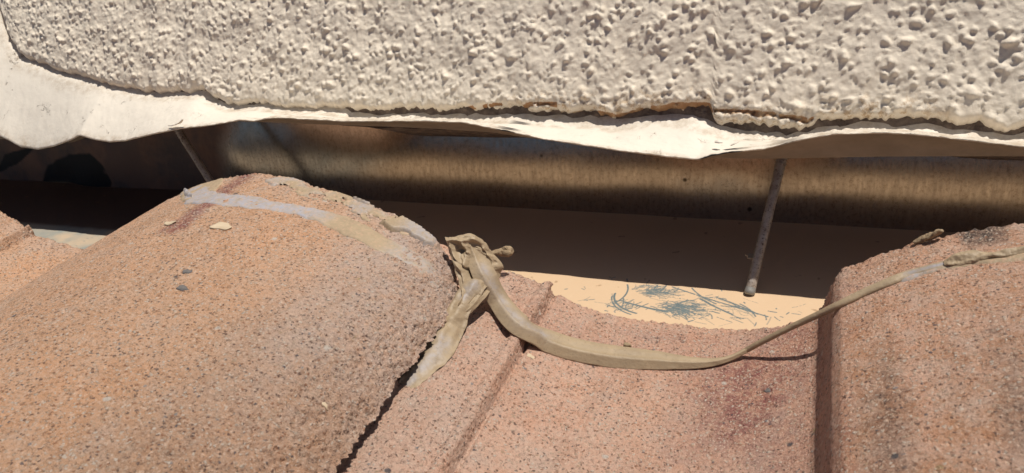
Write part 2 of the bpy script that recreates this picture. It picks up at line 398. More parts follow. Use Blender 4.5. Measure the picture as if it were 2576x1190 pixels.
# ------------------------------------------------------------------ flashing: cream apron with a wavy lip
lipc = np.array([hitY(a, b, YL) for a, b in LIP]); lipc = lipc[np.argsort(lipc[:, 0])]
retc = np.array([hitY(a, b, YL+9) for a, b in RET]); retc = retc[np.argsort(retc[:, 0])]
kx = np.linspace(-420, 160, 1160)
zs = np.interp(kx, ex, ez); ker = np.hanning(41); ker /= ker.sum()
zsm = np.convolve(np.pad(zs, 20, 'edge'), ker, 'valid')
zmin = np.array([zs[max(0, i-5):i+6].min() for i in range(len(zs))]); zmin = np.convolve(np.pad(zmin, 20, 'edge'), ker, 'valid')
flash = thing('flashing', 'smooth cream painted metal flashing with a wavy lip below the stucco', 'flashing', (-100, YL, 44))
def build_apron():
    xs = spaced(-420, 125, .6, -900, 560, 30)
    lz = np.interp(xs, lipc[:, 0], lipc[:, 2])
    lz = np.where(xs > lipc[-1, 0], lipc[-1, 2]+3*vnoise(xs/40, xs*0), lz)
    lzn = .18*vnoise(xs/2.2, xs*0, 4)+.12*vnoise(xs/.7, xs*0, 5)
    ly = YL+1.0*fbm(xs, xs*0, 60, 2, 7)+.25*vnoise(xs/3, xs*0, 6)
    tz = np.interp(xs, kx, np.minimum(zsm, zmin+.6)-2.6-2.4*sm(-185, -150, kx))
    tz = np.where(xs > kx[-1], tz[np.searchsorted(xs, kx[-1])-1], tz)
    tz = np.minimum(tz, 170)
    # left of the coat the sheet climbs the wall
    ty = YS+(tz-48)*LEAN+.0
    rows = []
    S = np.concatenate([[-.45, -.25, -.1], np.linspace(0, 1, 46)])
    for s in S:
        if s < 0:
            y = ty-s*18*.9; z = tz-s*18*.42+0*tz
        else:
            q = s**1.15; y = ty*(1-s)+ly*s
            z = tz*(1-q)+lz*q+lzn*s**12 + 1.1*np.sin(np.pi*s)*fbm(xs, xs*0+s*12, 35, 2, 17)+.35*np.sin(np.pi*s)*fbm(xs, xs*0+s*20, 7, 3, 18)+.10*fbm(xs, xs*0+s*20, 1.5, 2, 19)*np.sin(np.pi*s)
        rows.append(np.stack([xs, y, z], -1))
    # hem: thin edge and underside
    e = np.stack([xs, ly+.25, lz-.55], -1); e2 = np.stack([xs, ly+5, lz-.7], -1)
    rows += [e, e2]
    e3 = rows[len(S)//2]+np.array([0, 0, -1.2]); rows.append(e3)
    e4 = rows[1]+np.array([0, 0, -1.4]); rows.append(e4)
    P = np.array(rows); nr, nc = P.shape[:2]
    X = P[..., 0]
    bare = np.zeros((nr, nc)); crk = np.zeros((nr, nc))
    SS = np.concatenate([S, [1.05]*4])[:, None]+0*X
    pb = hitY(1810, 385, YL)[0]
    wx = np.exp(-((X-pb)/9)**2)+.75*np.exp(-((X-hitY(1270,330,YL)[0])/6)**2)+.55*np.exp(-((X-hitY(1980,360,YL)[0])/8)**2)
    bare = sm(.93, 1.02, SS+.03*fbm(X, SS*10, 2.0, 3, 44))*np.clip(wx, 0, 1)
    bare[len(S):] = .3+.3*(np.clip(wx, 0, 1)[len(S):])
    crk = np.clip(sm(-260, -320, X)+.5, 0, 1)
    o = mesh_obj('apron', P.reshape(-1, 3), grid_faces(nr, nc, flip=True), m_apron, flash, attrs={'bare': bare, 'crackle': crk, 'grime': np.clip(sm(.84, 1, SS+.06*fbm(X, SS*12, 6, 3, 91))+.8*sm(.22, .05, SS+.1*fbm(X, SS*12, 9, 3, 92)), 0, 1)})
    # cream sheet left of the coat that continues up the wall
    return xs, ly, lz
axs, aly, alz = build_apron()
# return face under the lip
rz = np.interp(axs, retc[:, 0], retc[:, 2])
rows = []
for s in np.linspace(0, 1, 14):
    top = np.stack([axs, aly+1.0, alz-.9], -1); bz = np.minimum(rz, alz-1.6)
    bot = np.stack([axs, aly*0+YL+9, bz], -1)
    p = top*(1-s)+bot*s; p[:, 1] += 1.2*np.sin(np.pi*s); p[:, 2] += .25*np.sin(np.pi*s)*fbm(axs, axs*0+s*9, 20, 3, 3); rows.append(p)
rows.append(rows[-1]+np.array([0, .8, .1])); rows.append(rows[-1]+np.array([0, 3, -1.0]))
P = np.array(rows); mesh_obj('folded_return', P.reshape(-1, 3), grid_faces(*P.shape[:2], flip=True), m_return, flash)
# cream smooth skin on the wall to the left of the coat
sk = np.linspace(-900, -300, 300); hk = np.linspace(8, 258, 110)
X, H = np.meshgrid(sk, hk); P = wall_pt(X, H, -4.6+.5*fbm(X, H, 40, 3, 6)).reshape(-1, 3)
he = np.interp(X, ex, ez)
Fk = grid_faces(*X.shape)
keepv = (X < ex[0]+2) | (P[:, 2].reshape(X.shape) < he+18); kf = keepv.ravel()[Fk].all(1)
mesh_obj('smooth_render', P, Fk[kf], m_apron, wall, attrs={'bare': np.zeros(len(P)), 'crackle': np.ones(len(P))})

# ------------------------------------------------------------------ metal channel
chan = thing('metal_channel', 'galvanised metal channel with scratched peach painted floor between tiles and wall', 'gutter', (-100, 60, ZF))
xs = np.concatenate([np.linspace(-900, -350, 20)[:-1], np.linspace(-350, -62, 400)[:-1], np.arange(-62, 42, .22), np.linspace(42.5, 560, 60)]); ys = np.concatenate([[-60, -30, -8], np.arange(-4, 50, .3), np.linspace(50.5, YW+.8, 14)])
X, Y = np.meshgrid(xs, ys)
scr = np.zeros_like(X); rs = np.random.default_rng(12)
def stroke(x, y, ang, ln, w, bend, amp=1.0):
    n = max(6, int(ln/.3)); s = np.linspace(0, 1, n); a = ang+bend*s
    px = x+np.cumsum(np.cos(a))*ln/n; py = y+np.cumsum(np.sin(a))*ln/n*.8
    for k in range(n):
        if rs.random() < .12: continue
        i0, i1 = np.searchsorted(xs, px[k]-w*2), np.searchsorted(xs, px[k]+w*2)+1
        j0, j1 = np.searchsorted(ys, py[k]-w*2), np.searchsorted(ys, py[k]+w*2)+1
        d = np.hypot(X[j0:j1, i0:i1]-px[k], Y[j0:j1, i0:i1]-py[k]); scr[j0:j1, i0:i1] = np.maximum(scr[j0:j1, i0:i1], amp*np.clip(1.25-d/w, 0, 1))
def at_floor(px, py): return hitZ(px, py, ZF)[:2]
for (px, py, n, sp, dirn) in [(1640, 735, 150, 3.3, .35), (1560, 775, 30, 3.0, 1.2), (1700, 775, 230, 4.2, -.1), (1790, 760, 30, 5, -.45), (1860, 790, 22, 5, -.5), (1480, 760, 8, 5, .1), (1960, 780, 5, 5, 0), (1740, 800, 10, 5, .3)]:
    c = at_floor(px, py)
    for _ in range(n): stroke(c[0]+rs.normal(0, sp), c[1]+rs.normal(0, sp*.55), dirn+rs.normal(0, .5), rs.uniform(1.5, 7), rs.uniform(.16, .34), rs.normal(0, .5), rs.uniform(.25, .85))
for (a, b, w, bd) in [((1548,738),(1600,806),.42,1.3),((1540,745),(1585,806),.3,1.1),((1690,722),(1930,812),.33,.1),((1578,716),(1535,780),.35,-.9),((1760,752),(1840,800),.42,.2),((1800,748),(1905,800),.35,-.2),((1740,725),(1800,775),.3,.5),((1860,765),(1900,805),.3,-.6),((1570,760),(1680,790),.5,.2)]:
    A = at_floor(*a); B = at_floor(*b); ln = np.hypot(*(B-A)); stroke(A[0], A[1], math.atan2(B[1]-A[1], B[0]-A[0])-bd/2, ln, w, bd, .95)
for _ in range(160): stroke(rs.uniform(-330, 60), rs.uniform(0, 45), rs.uniform(0, 3.1), rs.uniform(.3, 2.5), .3, rs.normal(0, .5), rs.uniform(.4, .8))
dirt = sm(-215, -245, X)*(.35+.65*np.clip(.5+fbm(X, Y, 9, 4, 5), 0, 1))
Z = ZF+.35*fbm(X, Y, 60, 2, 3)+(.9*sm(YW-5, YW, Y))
mesh_obj('channel_floor', np.stack([X, Y, Z], -1).reshape(-1, 3), grid_faces(*X.shape), m_floor, chan, attrs={'scratch': scr, 'dirt': dirt, 'floor_shade': sm(-225, -262, X+4*fbm(X, Y, 12, 3, 9))*sm(46, 51, Y+1.5*fbm(X, Y, 8, 3, 4))})  # left floor behind the lip's shadow edge: shade painted into the colour
UPLEAN = math.tan(math.radians(5.5))
xs = np.concatenate([np.linspace(-900, -480, 30)[:-1], np.linspace(-480, 120, 500), np.linspace(121, 560, 20)]); zz = np.concatenate([[ZF-3], np.linspace(ZF, 44, 50)])
X, Z = np.meshgrid(xs, zz)
dent = .5*fbm(X, Z, 90, 2, 40)+.12*fbm(X, Z, 26, 2, 41)
left = sm(-250, -320, X); dent = dent+left*(2.6*fbm(X, Z, 34, 2, 42))
Y = YW+.5+(Z-ZF)*UPLEAN+dent
matte = sm(-262, -284, X+2*fbm(X, Z, 14, 3, 61)-(Z-15)*.35)  # left end turns browner, rougher and less metallic
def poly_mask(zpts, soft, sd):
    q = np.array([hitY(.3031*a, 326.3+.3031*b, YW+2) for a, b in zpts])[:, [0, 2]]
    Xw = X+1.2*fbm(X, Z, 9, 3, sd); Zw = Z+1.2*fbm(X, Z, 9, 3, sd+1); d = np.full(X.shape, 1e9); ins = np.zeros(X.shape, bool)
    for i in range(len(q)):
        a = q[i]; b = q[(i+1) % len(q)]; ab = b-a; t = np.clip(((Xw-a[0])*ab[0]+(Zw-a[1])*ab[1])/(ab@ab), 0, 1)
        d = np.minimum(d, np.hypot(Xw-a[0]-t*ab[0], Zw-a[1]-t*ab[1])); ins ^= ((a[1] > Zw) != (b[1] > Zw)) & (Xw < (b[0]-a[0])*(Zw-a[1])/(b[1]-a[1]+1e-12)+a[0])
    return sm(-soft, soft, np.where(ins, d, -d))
dark_reflection = np.maximum(poly_mask([(390,300),(560,200),(760,185),(880,290),(960,430),(940,520),(800,640),(160,640),(190,480),(370,430)], 1.6, 71), poly_mask([(-40,360),(40,200),(290,150),(150,290)], .8, 75))  # dark mirrored silhouettes of the barrel tile, painted into the upstand colour
brown_reflection = poly_mask([(880,60),(1130,60),(1190,250),(1330,330),(1310,440),(1190,510),(1100,450),(900,350)], 1.0, 77)*.8  # lighter brown part of the tile's reflection, also painted on
mesh_obj('upstand', np.stack([X, Y, Z], -1).reshape(-1, 3), grid_faces(*X.shape, flip=True), m_galv, chan, attrs={'brown_matte': matte, 'dark_reflection': dark_reflection, 'brown_reflection': brown_reflection})

# ------------------------------------------------------------------ tiles
PROF = [(-96,24),(-90,22),(-84,18.5),(-78,14.5),(-72,14.6),(-67,14.6),(-62,12.4),(-58.5,10.2),(-57,11.6),(-54.8,11.2),(-54.0,5.6),(-53.0,5.4),(-52.3,7.2),(-49.5,5.8),(-42,2.5),(-33,.6),(-15,0),(0,0),(10,.8),(18,3),(25,6),(29.5,9),(31.2,12),(33.4,21.5),(35.2,25),(40,28),(46,31.5),(58,37),(70,41.2),(84,45),(98,47.4),(112,47.6),(125,46),(144,42.6),(160,39.6),(171,36.2),(180,31.5),(186,25),(189.3,19.5)]
TP = 264.0
PROFA = [(-110,26),(-80,25.5),(-60,24.5),(-52,23),(-44,18.6),(-39,16.2),(-36.5,17),(-35.2,11.8),(-30,11.3),(-20,8.8),(-9,6.8),(2,4.4),(10,3.2)]+[p for p in PROF if p[0] > 15]
def set_prof(P):
    global pr, sg
    pr = np.array(P, float); sg = np.r_[0, np.cumsum(np.hypot(*np.diff(pr, axis=0).T))]
set_prof(PROF)
def prof_at(n_or_s, smooth=.75):
    s = n_or_s; out = np.zeros((len(s), 2))
    w = np.linspace(-1, 1, 9)
    for k in w: out += np.stack([np.interp(s+k*smooth, sg, pr[:, 0]), np.interp(s+k*smooth, sg, pr[:, 1])], -1)
    out /= len(w); return out
def tile_z(X, x0=0.0):
    set_prof(PROFA if x0 < -100 else PROF)
    s = np.linspace(0, sg[-1], 1500); q = prof_at(s); return np.interp(X-x0, q[:, 0], q[:, 1])
def hit_tile(px, py, x0=0.0, lift=0.0):
    r = ray(px, py); r = r/np.linalg.norm(r); k = np.linspace(60, 420, 2400); P = CAM+k[:, None]*r
    d = P[:, 2]-tile_z(P[:, 0], x0)-lift; i = np.argmax(d < 0)
    if i == 0: i = len(k)-1
    return P[i]
def make_tile(label, x0, mat, seed, ds=.4, dy=.45, yend=lambda X: 0*X, fine=(0, 1e9), yfine=-150, masks=None, rough_amp=1.0, group='concrete roof tiles side by side'):
    set_prof(PROFA if x0 < -100 else PROF)
    root = thing('roof_tile', label, 'roof tile', (x0, -100, 0), group)
    s0, s1 = fine
    s = np.concatenate([np.arange(0, s0, 3.0), np.arange(s0, min(s1, sg[-1]), ds), np.arange(min(s1, sg[-1]), sg[-1], 3.0), [sg[-1]]])
    s = np.unique(np.round(s, 4)); s = s[np.r_[True, np.diff(s) > .05]]
    q = prof_at(s); T = np.gradient(q, axis=0); T /= np.linalg.norm(T, axis=1)[:, None]; Nn = np.stack([-T[:, 1], T[:, 0]], -1)
    y = np.concatenate([np.linspace(-320, yfine, 40)[:-1], np.arange(yfine, -6, dy), np.arange(-6, .01, min(dy, .4))])
    U, Y = np.meshgrid(s, y)
    qx = q[None, :, 0]+0*U; qz = q[None, :, 1]+0*U
    ye = yend(q[:, 0]+x0)+.9*fbm(q[:, 0], q[:, 0]*0, 9, 3, seed)+.55*fbm(s, s*0, 1.8, 3, seed+3)
    yy = np.where(Y > yfine, yfine+(Y-yfine)*(ye[None, :]-yfine)/(0-yfine), Y)
    de = ye[None, :]-yy                                     # distance from the end
    side = sm(158, 180, qx)                                  # crumbly right flank
    rib = np.exp(-((qx+(38 if x0 < -100 else 55.5))/2.2)**2)
    A = (.10+.42*side+.30*rib)*rough_amp
    grain = fbm(U, yy, 1.5, 3, seed+20, .7); g2 = fbm(U, yy, 4.0, 3, seed+30)
    wu = U+.5*grain; wv = yy+.5*g2
    f1, w1 = worley(wu, wv, 1.25, seed+1); f2, w2 = worley(wu, wv, 2.6, seed+2)
    lump = np.maximum(0, 1-f1*f1*1.6)*(.35+.65*w1); lump2 = np.maximum(0, 1-f2*f2*1.5)*(.2+.8*w2**2)
    near = np.exp(-np.clip(de, 0, 99)/2.2)
    patch = np.clip(.55+.9*fbm(U, yy, 18, 3, seed+80), 0, 1)
    crust = np.clip(side*(.35+.65*patch)+.42*rib+.75*near, 0, 1)*rough_amp
    d = .10*grain+.08*g2+.30*fbm(U, yy, 40, 2, seed+40)+.10*lump*rough_amp
    d += crust*(1.15*lump+.95*lump2+.6*g2-.6)-near*.7
    edge = np.exp(-(sg[-1]-U)/1.5)
    jag = edge*(1.6*fbm(yy, yy*0, 14, 3, seed+60)+.9*fbm(yy, U, 2.5, 3, seed+61)+.8*lump-.4)*rough_amp
    px = qx+Nn[None, :, 0]*d+T[None, :, 0]*jag; pz = qz+Nn[None, :, 1]*d+T[None, :, 1]*jag
    top = np.stack([px+x0, yy, pz], -1)
    # end face, 12 mm deep
    rows = [top]; th = 12.0
    for k in (.08, .25, .45, .65, .85, 1.0):
        jit = .8*fbm(q[:, 0]*1.0, q[:, 0]*0+k*20, 2.2, 3, seed+70)
        e = top[-1].copy(); e[:, 0] -= Nn[:, 0]*th*k*.9; e[:, 2] -= Nn[:, 1]*th*k*.9; e[:, 1] += .5*jit-1.2*k; rows.append(e[None])
    und = rows[-1][0].copy(); und[:, 1] = -320; rows.append(und[None])
    P = np.concatenate(rows, 0); nr, nc = P.shape[:2]
    F = grid_faces(nr, nc)
    # close the right flank
    V = P.reshape(-1, 3)
    iR = np.arange(len(y))*nc+nc-1
    low = V[iR].copy(); low[:, 0] -= 4.5; low[:, 2] += .4
    low2 = V[iR].copy(); low2[:, 0] -= 12; low2[:, 2] += 5
    o = len(V); V = np.vstack([V, low, low2]); m = len(iR); a = np.arange(m-1)
    F2 = np.stack([iR[a], o+a, o+a+1, iR[a+1]], -1); F3 = np.stack([o+a, o+m+a, o+m+a+1, o+a+1], -1)
    F = np.vstack([F, F2[:, ::-1], F3[:, ::-1]])
    XX = V[:, 0]; YY = V[:, 1]; ZZ = V[:, 2]
    att = {'red': np.zeros(len(V)), 'soot': np.zeros(len(V)), 'pale': np.zeros(len(V)), 'warm': np.zeros(len(V))}
    if masks: masks(XX, YY, ZZ, att, root, x0)
    mesh_obj('tile_body', V, F, mat, root, attrs=att)
    return root

def endA(X): return np.interp(X, [-165, -120, -100, -86, -79, -76.5], [0, -7.5, -12, -16, -20, -26])
def blob(X, Y, c, rx, ry, seed, ang=0):
    dx = X-c[0]; dy = Y-c[1]; ca, sa = math.cos(ang), math.sin(ang)
    u = (dx*ca+dy*sa)/rx; v = (-dx*sa+dy*ca)/ry
    return sm(1.5, .1, np.hypot(u, v)+.45*fbm(X, Y, max(3, min(rx, ry)*.8), 4, seed))
def masksA(X, Y, Z, a, root, x0):
    p = hit_tile(590, 462, -TP); q = hit_tile(440, 572, -TP)
    ab = (q-p)[:2]; t = np.clip(((X-p[0])*ab[0]+(Y-p[1])*ab[1])/(ab@ab), -.6, 1); d = np.hypot(X-p[0]-t*ab[0], Y-p[1]-t*ab[1])
    a['red'][:] = 1.5*sm(7.5, 1, d+2*fbm(X, Y, 6, 3, 3))
    a['pale'][:] = np.clip(sm(-125, -92, X+8*fbm(X, Y, 15, 3, 19))*sm(-150, -50, Y)*.95+.75*sm(-14, -3, Y-endA(X))*(.5+.5*fbm(X, Y, 8, 3, 9)), 0, 1)
    a['pale'] *= 1-.9*np.clip(a['red'], 0, 1)
    a['soot'][:] = .35*sm(-125, -95, X)*sm(-60, -110, Y)+.16*blob(X, Y, hit_tile(330, 1130, -TP), 26, 12, 44)+.15*blob(X, Y, hit_tile(700, 860, -TP), 22, 9, 45)
def masksB(X, Y, Z, a, root, x0):
    for c, rx, ry, s, k in [((1890,1010),20,30,1,1.25),((1700,850),26,5,2,.5),((1990,850),16,14,3,.9),((1950,1120),14,26,6,.8),((1350,830),10,12,4,.3),((2110,1150),3,25,5,.7)]:
        p = hit_tile(*c); a['red'][:] = np.maximum(a['red'], k*blob(X, Y, p, rx, ry, s))
    p = hit_tile(2480, 600); a['soot'][:] = .0+1.5*sm(6.5, 3, np.abs(X-p[0])+1.2*fbm(X, Y, 5, 3, 8))*sm(-14, -4, Y)
    p = hit_tile(2240, 1100); a['soot'][:] = np.maximum(a['soot'], .75*blob(X, Y, p, 5, 28, 9)); p = hit_tile(2570, 1050)
    a['soot'][:] = np.maximum(a['soot'], .6*blob(X, Y, p, 4, 30, 10))
    a['pale'][:] = .55*sm(-48, -60, X)*sm(-82, -70, X)*(.6+.4*fbm(X, Y, 6, 3, 5))+.3*sm(-30, -60, Y)*(Z < 8)*(.5+.5*fbm(X, Y, 12, 3, 5))
    a['warm'][:] = sm(20, 28, Z)*(X > 20)
    p = hit_tile(2500, 835); a['soot'][:] = np.maximum(a['soot'], blob(X, Y, p, 2.2, 1.6, 12))
    a['red'][:] = np.maximum(a['red'], .65*sm(-3, -26, Y)*sm(-40, -10, Y)*(X > -50)*(Z < 12))
    a['red'][:] = np.maximum(a['red'], .3*(Z > 9)*(X > 28)*sm(39, 33, X))

tileA = make_tile('orange brown gritty barrel tile on the left with a grey smear across its crest', -TP, m_tileA, 11, .42, .45, endA, (20, 1e9), -165, masksA)
tileB = make_tile('pinkish tile right of the barrel, with flat pan, raised rib and stained right hump', 0, m_tileB, 37, .42, .45, lambda X: 0*X, (8, 225), -165, masksB)

# ------------------------------------------------------------------ rods
def rod(label, a, b, r, seed):
    a = np.array(a, float); b = np.array(b, float); root = thing('support_rod', label, 'rod', a, 'steel rods in the channel')
    d = b-a; L = np.linalg.norm(d); d /= L; u = np.cross(d, [0, 1, 0]); u /= np.linalg.norm(u); v = np.cross(d, u)
    t = np.linspace(0, L, 120); ph = np.linspace(0, 2*np.pi, 25)[:-1]; R = r*(1+.05*fbm(t, t*0, 3, 3, seed))
    R = R+np.where(t > L-7, .28*np.sin(t*5.0)*(r/1.6), 0)
    P = a+t[:, None, None]*d+(R[:, None, None])*(np.cos(ph)[None, :, None]*u+np.sin(ph)[None, :, None]*v)
    P += .25*np.stack([fbm(t, t*0, 20, 2, seed+1)]*3, -1)[:, None, :]
    V = P.reshape(-1, 3); F = grid_faces(len(t), 24, wrap=True); mesh_obj('rod', V, F, m_rod, root)
    ph2 = ph; cap = [a-d*.4+0*u]; rr = []
    for (h, k) in ((1.8, 1.03), (.5, 1.10), (-.5, 1.08), (-1.0, .8)):
        rr.append(a+d*h+r*k*(np.cos(ph2)[:, None]*u+np.sin(ph2)[:, None]*v))
    V = np.vstack(rr+[[a-d*1.1]]); F = [tuple(f) for f in grid_faces(4, 24, wrap=True)]+[(72+i, 72+(i+1) % 24, 96) for i in range(24)]
    mesh_obj('end_cap', V, F, m_cap, root)
m_cap = plain('dull_zinc', (.36, .36, .34), (.27, .27, .26), 2, .55, .3, .2, 1)
ra = hitZ(1886, 735, ZF+1.2); rb = hitY(1967, 398, 72); rb = rb+(rb-ra)*.08
rod('slanting brown steel rod at the right with its grey end on the peach floor', ra, rb, 1.8, 5)
rod('dim taupe rod on the left going behind the barrel tile crest', (hitY(524, 446, 71)+(hitY(524, 446, 71)-hitY(448, 326, 77))*.9), hitY(443, 318, 77), 1.8, 9)

# ------------------------------------------------------------------ sealant
def sweep(name, pts, parent, mat=m_seal, n=260, sect=None, seed=1, fade=None, wr=.25, wrs=3.0, ups=None):
    """pts: rows of (x,y,z,width,thickness,roll)"""
    C = catmull(pts, n); c = C[:, :3]; w = C[:, 3]; h = C[:, 4]; roll = C[:, 5]
    T = np.gradient(c, axis=0); T /= np.linalg.norm(T, axis=1)[:, None]
    up = np.array([0, -.35, .94]) if ups is None else np.array(ups, float)
    S = np.cross(T, up); S /= np.linalg.norm(S, axis=1)[:, None]; U = np.cross(S, T)
    cr, sr = np.cos(roll)[:, None], np.sin(roll)[:, None]; S, U = S*cr+U*sr, U*cr-S*sr
    m = 40; a = np.linspace(0, 2*np.pi, m+1)[:-1]
    ca, sa = np.cos(a), np.sin(a)
    if sect == 'fold': ca = np.sign(ca)*np.abs(ca)**1.0
    if sect == 'ridge': sx = ca; sy = np.where(sa > 0, np.maximum(0, 1-np.abs((ca-.15)/.95)**1.2)*1.0+.12*sa, sa*.45)
    elif sect == 'gutter': sx = ca; sy = np.where(sa > 0, .35+.75*np.abs(ca)**1.5, -.3)*np.sign(sa)*np.abs(sa)**.4
    elif sect == 'fold': sx = ca; sy = np.where(sa > 0, np.interp(ca, [-1, -.62, -.45, .1, .28, 1], [.15, .55, .62, .80, 1.35, .1]), sa*.4)
    else: sx = np.sign(ca)*np.abs(ca)**.8; sy = sa
    L = np.r_[0, np.cumsum(np.linalg.norm(np.diff(c, axis=0), axis=1))]
    P = c[:, None, :]+S[:, None, :]*(w[:, None]*.5*sx[None])[..., None]+U[:, None, :]*(h[:, None]*.5*sy[None])[..., None]
    NX = (w[:, None]*.5*sx[None]); NL = L[:, None]+0*NX
    nz = wr*fbm(NL, NX, wrs, 4, seed)+wr*.8*fbm(NL*.35, NX*2.2, wrs, 3, seed+9)
    k = np.minimum(1, w/3)[:, None]
    P += U[:, None, :]*(nz*k)[..., None]+S[:, None, :]*(wr*.6*fbm(NL, NX*0+a[None]*2, wrs, 3, seed+5)*k)[..., None]
    V = P.reshape(-1, 3); F = grid_faces(n, m, wrap=True)
    V = np.vstack([V, c[:1], c[-1:]]); q0, q1 = len(V)-2, len(V)-1
    i = np.arange(m); c0 = np.stack([i*0+q0, (i+1) % m, i, i], -1); b = (n-1)*m; c1 = np.stack([i*0+q1, b+i, b+(i+1) % m, b+(i+1) % m], -1)
    fa = np.zeros((n, m))
    if fade:
        for (f0, f1, amp, off) in fade:
            tt = np.linspace(0, 1, n)[:, None]; fa = np.maximum(fa, amp*sm(f0-.03, f0+.02, tt)*sm(f1+.03, f1-.02, tt)*np.exp(-((sx[None]-off)/.45)**2)*(sa[None] > -.2))
    fa = np.r_[fa.ravel(), 0, 0]
    Ff = [tuple(f) for f in F]+[tuple(f[:3]) for f in c0]+[tuple(f[:3]) for f in c1]
    return mesh_obj(name, V, Ff, mat, parent, attrs={'fade': fa})
def on(px, py, lift, w, h, roll=0., x0=0.): 
    p = hit_tile(px, py, x0, lift); return [*p, w, h, roll]
strand = thing('sealant_strand', 'long olive tan sealant ribbon sagging over the pan, thinning to a string at right', 'sealant', hit_tile(1500, 900))
pj = np.array([hitY(1186, 606, -13)]); 
def aty(px, py, Y, w, h, roll=0.): return [*hitY(px, py, Y), w, h, roll]
sweep('ribbon', [aty(1180, 606, -16, 2.6, 2, .2), aty(1200, 650, -18, 6.8, 3, .4), aty(1222, 700, -22, 8.2, 3.4, .4), on(1258, 762, 3.4, 7.8, 3.8, .4), on(1305, 816, 2.4, 8.4, 4.0, .25), on(1370, 855, 1.6, 8.6, 4.2, .1), on(1450, 881, 1.5, 8.2, 4.0), on(1550, 898, 1.4, 8.0, 3.8), on(1650, 907, 1.3, 6.6, 3.3), on(1740, 913, 1.2, 4.2, 2.4), on(1800, 910, 1.2, 2.7, 2.0), on(1840, 900, 1.3, 1.9, 1.6), on(1880, 880, 2.6, 1.6, 1.4)], strand, sect='fold', n=420, seed=4, fade=[(.12, .42, .55, -.05)], wr=.16, wrs=4)
g1 = hit_tile(1880, 880, 0, 2.6); g2 = hit_tile(2114, 765, 0, 1.0)
def lin(px, py, t, w, h):
    Yq = g1[1]*(1-t)+g2[1]*t; return [*hitY(px, py, Yq), w, h, 0]
sweep('string', [lin(1872, 884, -.04, 1.7, 1.5), lin(1930, 853, .2, 1.8, 1.5), lin(1990, 823, .45, 1.8, 1.5), lin(2050, 795, .75, 2.0, 1.6), lin(2114, 765, 1, 2.2, 1.7), on(2180, 733, .8, 2.4, 1.6), on(2240, 708, .7, 2.6, 1.4), on(2290, 688, .5, 2.4, 1.1), on(2340, 674, .5, 2.2, .8), on(2390, 661, .5, 2.0, .6)], strand, n=260, seed=8, fade=[(.75, 1, .9, 0)], wr=.10, wrs=3)
clump = thing('sealant_clump', 'crumpled tan sealant wad hanging between the barrel tile end and the pan', 'sealant', hitY(1170, 700, -20))
def drape(name, left, right, parent, seed, folds, n=150, m=110, th=.9, fade=0):
    """crumpled sheet spanned between two rows of points, with creases"""
    Lc = catmull([hitY(p[0], p[1], p[2]-4) for p in left], n); Rc = catmull([hitY(p[0], p[1], p[2]-5) for p in right], n)
    u = np.linspace(0, 1, m); v = np.linspace(0, 1, n); U, V = np.meshgrid(u, v)
    P = Lc[:, None]*(1-U[..., None])+Rc[:, None]*U[..., None]
    X = U*12; Y = V*20; wx = X+2.2*fbm(X, Y, 7, 3, seed); wy = Y+2.2*fbm(X, Y, 7, 3, seed+1)
    r1 = 1-np.abs(fbm(wx, wy*.45, 5, 3, seed+2))*3.2; r2 = 1-np.abs(fbm(wx*.6, wy, 3, 3, seed+3))*3.0
    d = 1.0*np.clip(r1, -.6, 1)+.45*np.clip(r2, -.5, 1)+.12*fbm(X, Y, .8, 3, seed+4)
    for (u0, v0, u1, v1, w, a) in folds:
        t = np.clip(((U-u0)*(u1-u0)+(V-v0)*(v1-v0))/((u1-u0)**2+(v1-v0)**2), 0, 1)
        q = np.hypot((U-u0-t*(u1-u0))*12, (V-v0-t*(v1-v0))*20); d += a*np.exp(-(q/w)**2)
    e = np.minimum(np.minimum(U, 1-U)*12, np.minimum(V, 1-V)*20); d = d*sm(-.3, 1.6, e)+.6*(1-np.exp(-e/.8))
    jx = .7*fbm(Y, X*0, 3, 3, seed+6)*(np.abs(U-.5)*2)**4
    nrm = np.array([0, -.86, .5]); lat = np.array([1.0, 0, 0])
    F0 = P+nrm*d[..., None]+lat*jx[..., None]+np.array([0, 0, 1])*(.6*fbm(X, Y*0, 2.5, 3, seed+8)*(np.abs(V-.5)*2)**6)[..., None]
    B0 = F0-nrm*(th*(.25+.75*(1-np.exp(-e/.6))))[..., None]
    V0 = np.vstack([F0.reshape(-1, 3), B0.reshape(-1, 3)]); k = n*m
    f = grid_faces(n, m); Fs = [f, f[:, ::-1]+k]
    for idx in (np.arange(m), (n-1)*m+np.arange(m)[::-1], (np.arange(n)*m)[::-1], np.arange(n)*m+m-1):
        Fs.append(np.stack([idx[1:], idx[:-1], idx[:-1]+k, idx[1:]+k], -1))
    return mesh_obj(name, V0, np.vstack(Fs), m_seal, parent, attrs={'fade': np.full(2*k, fade)})
drape('crumpled_wad', [(1120, 598, -15), (1128, 625, -16), (1138, 665, -20), (1156, 705, -23), (1158, 745, -28), (1140, 790, -33)],
      [(1196, 594, -11), (1236, 632, -9), (1262, 668, -9), (1258, 700, -11), (1225, 742, -22), (1168, 805, -32)], clump, 121,
      [(.05, .04, .85, .03, .9, 1.5), (.45, .05, .62, .55, .8, 1.4), (.1, .35, .5, .62, .6, -1.4), (.62, .1, .25, .45, .7, 1.1), (.2, .6, .75, .75, .9, 1.3), (.5, .5, .9, .35, .6, -1.0), (.12, .1, .2, .9, .7, 1.0)])
sweep('rolled_rim', [aty(1140, 604, -16, 1.6, 1.6, 0), aty(1160, 600, -15, 2.2, 2, .4), aty(1184, 597, -13, 2.6, 2.4, .6), aty(1206, 612, -12, 3, 2.6, .5), aty(1232, 640, -11, 3, 2.2, .5), aty(1252, 668, -10, 1.6, 1.2, .5)], clump, n=240, seed=27, wr=.5, wrs=2)
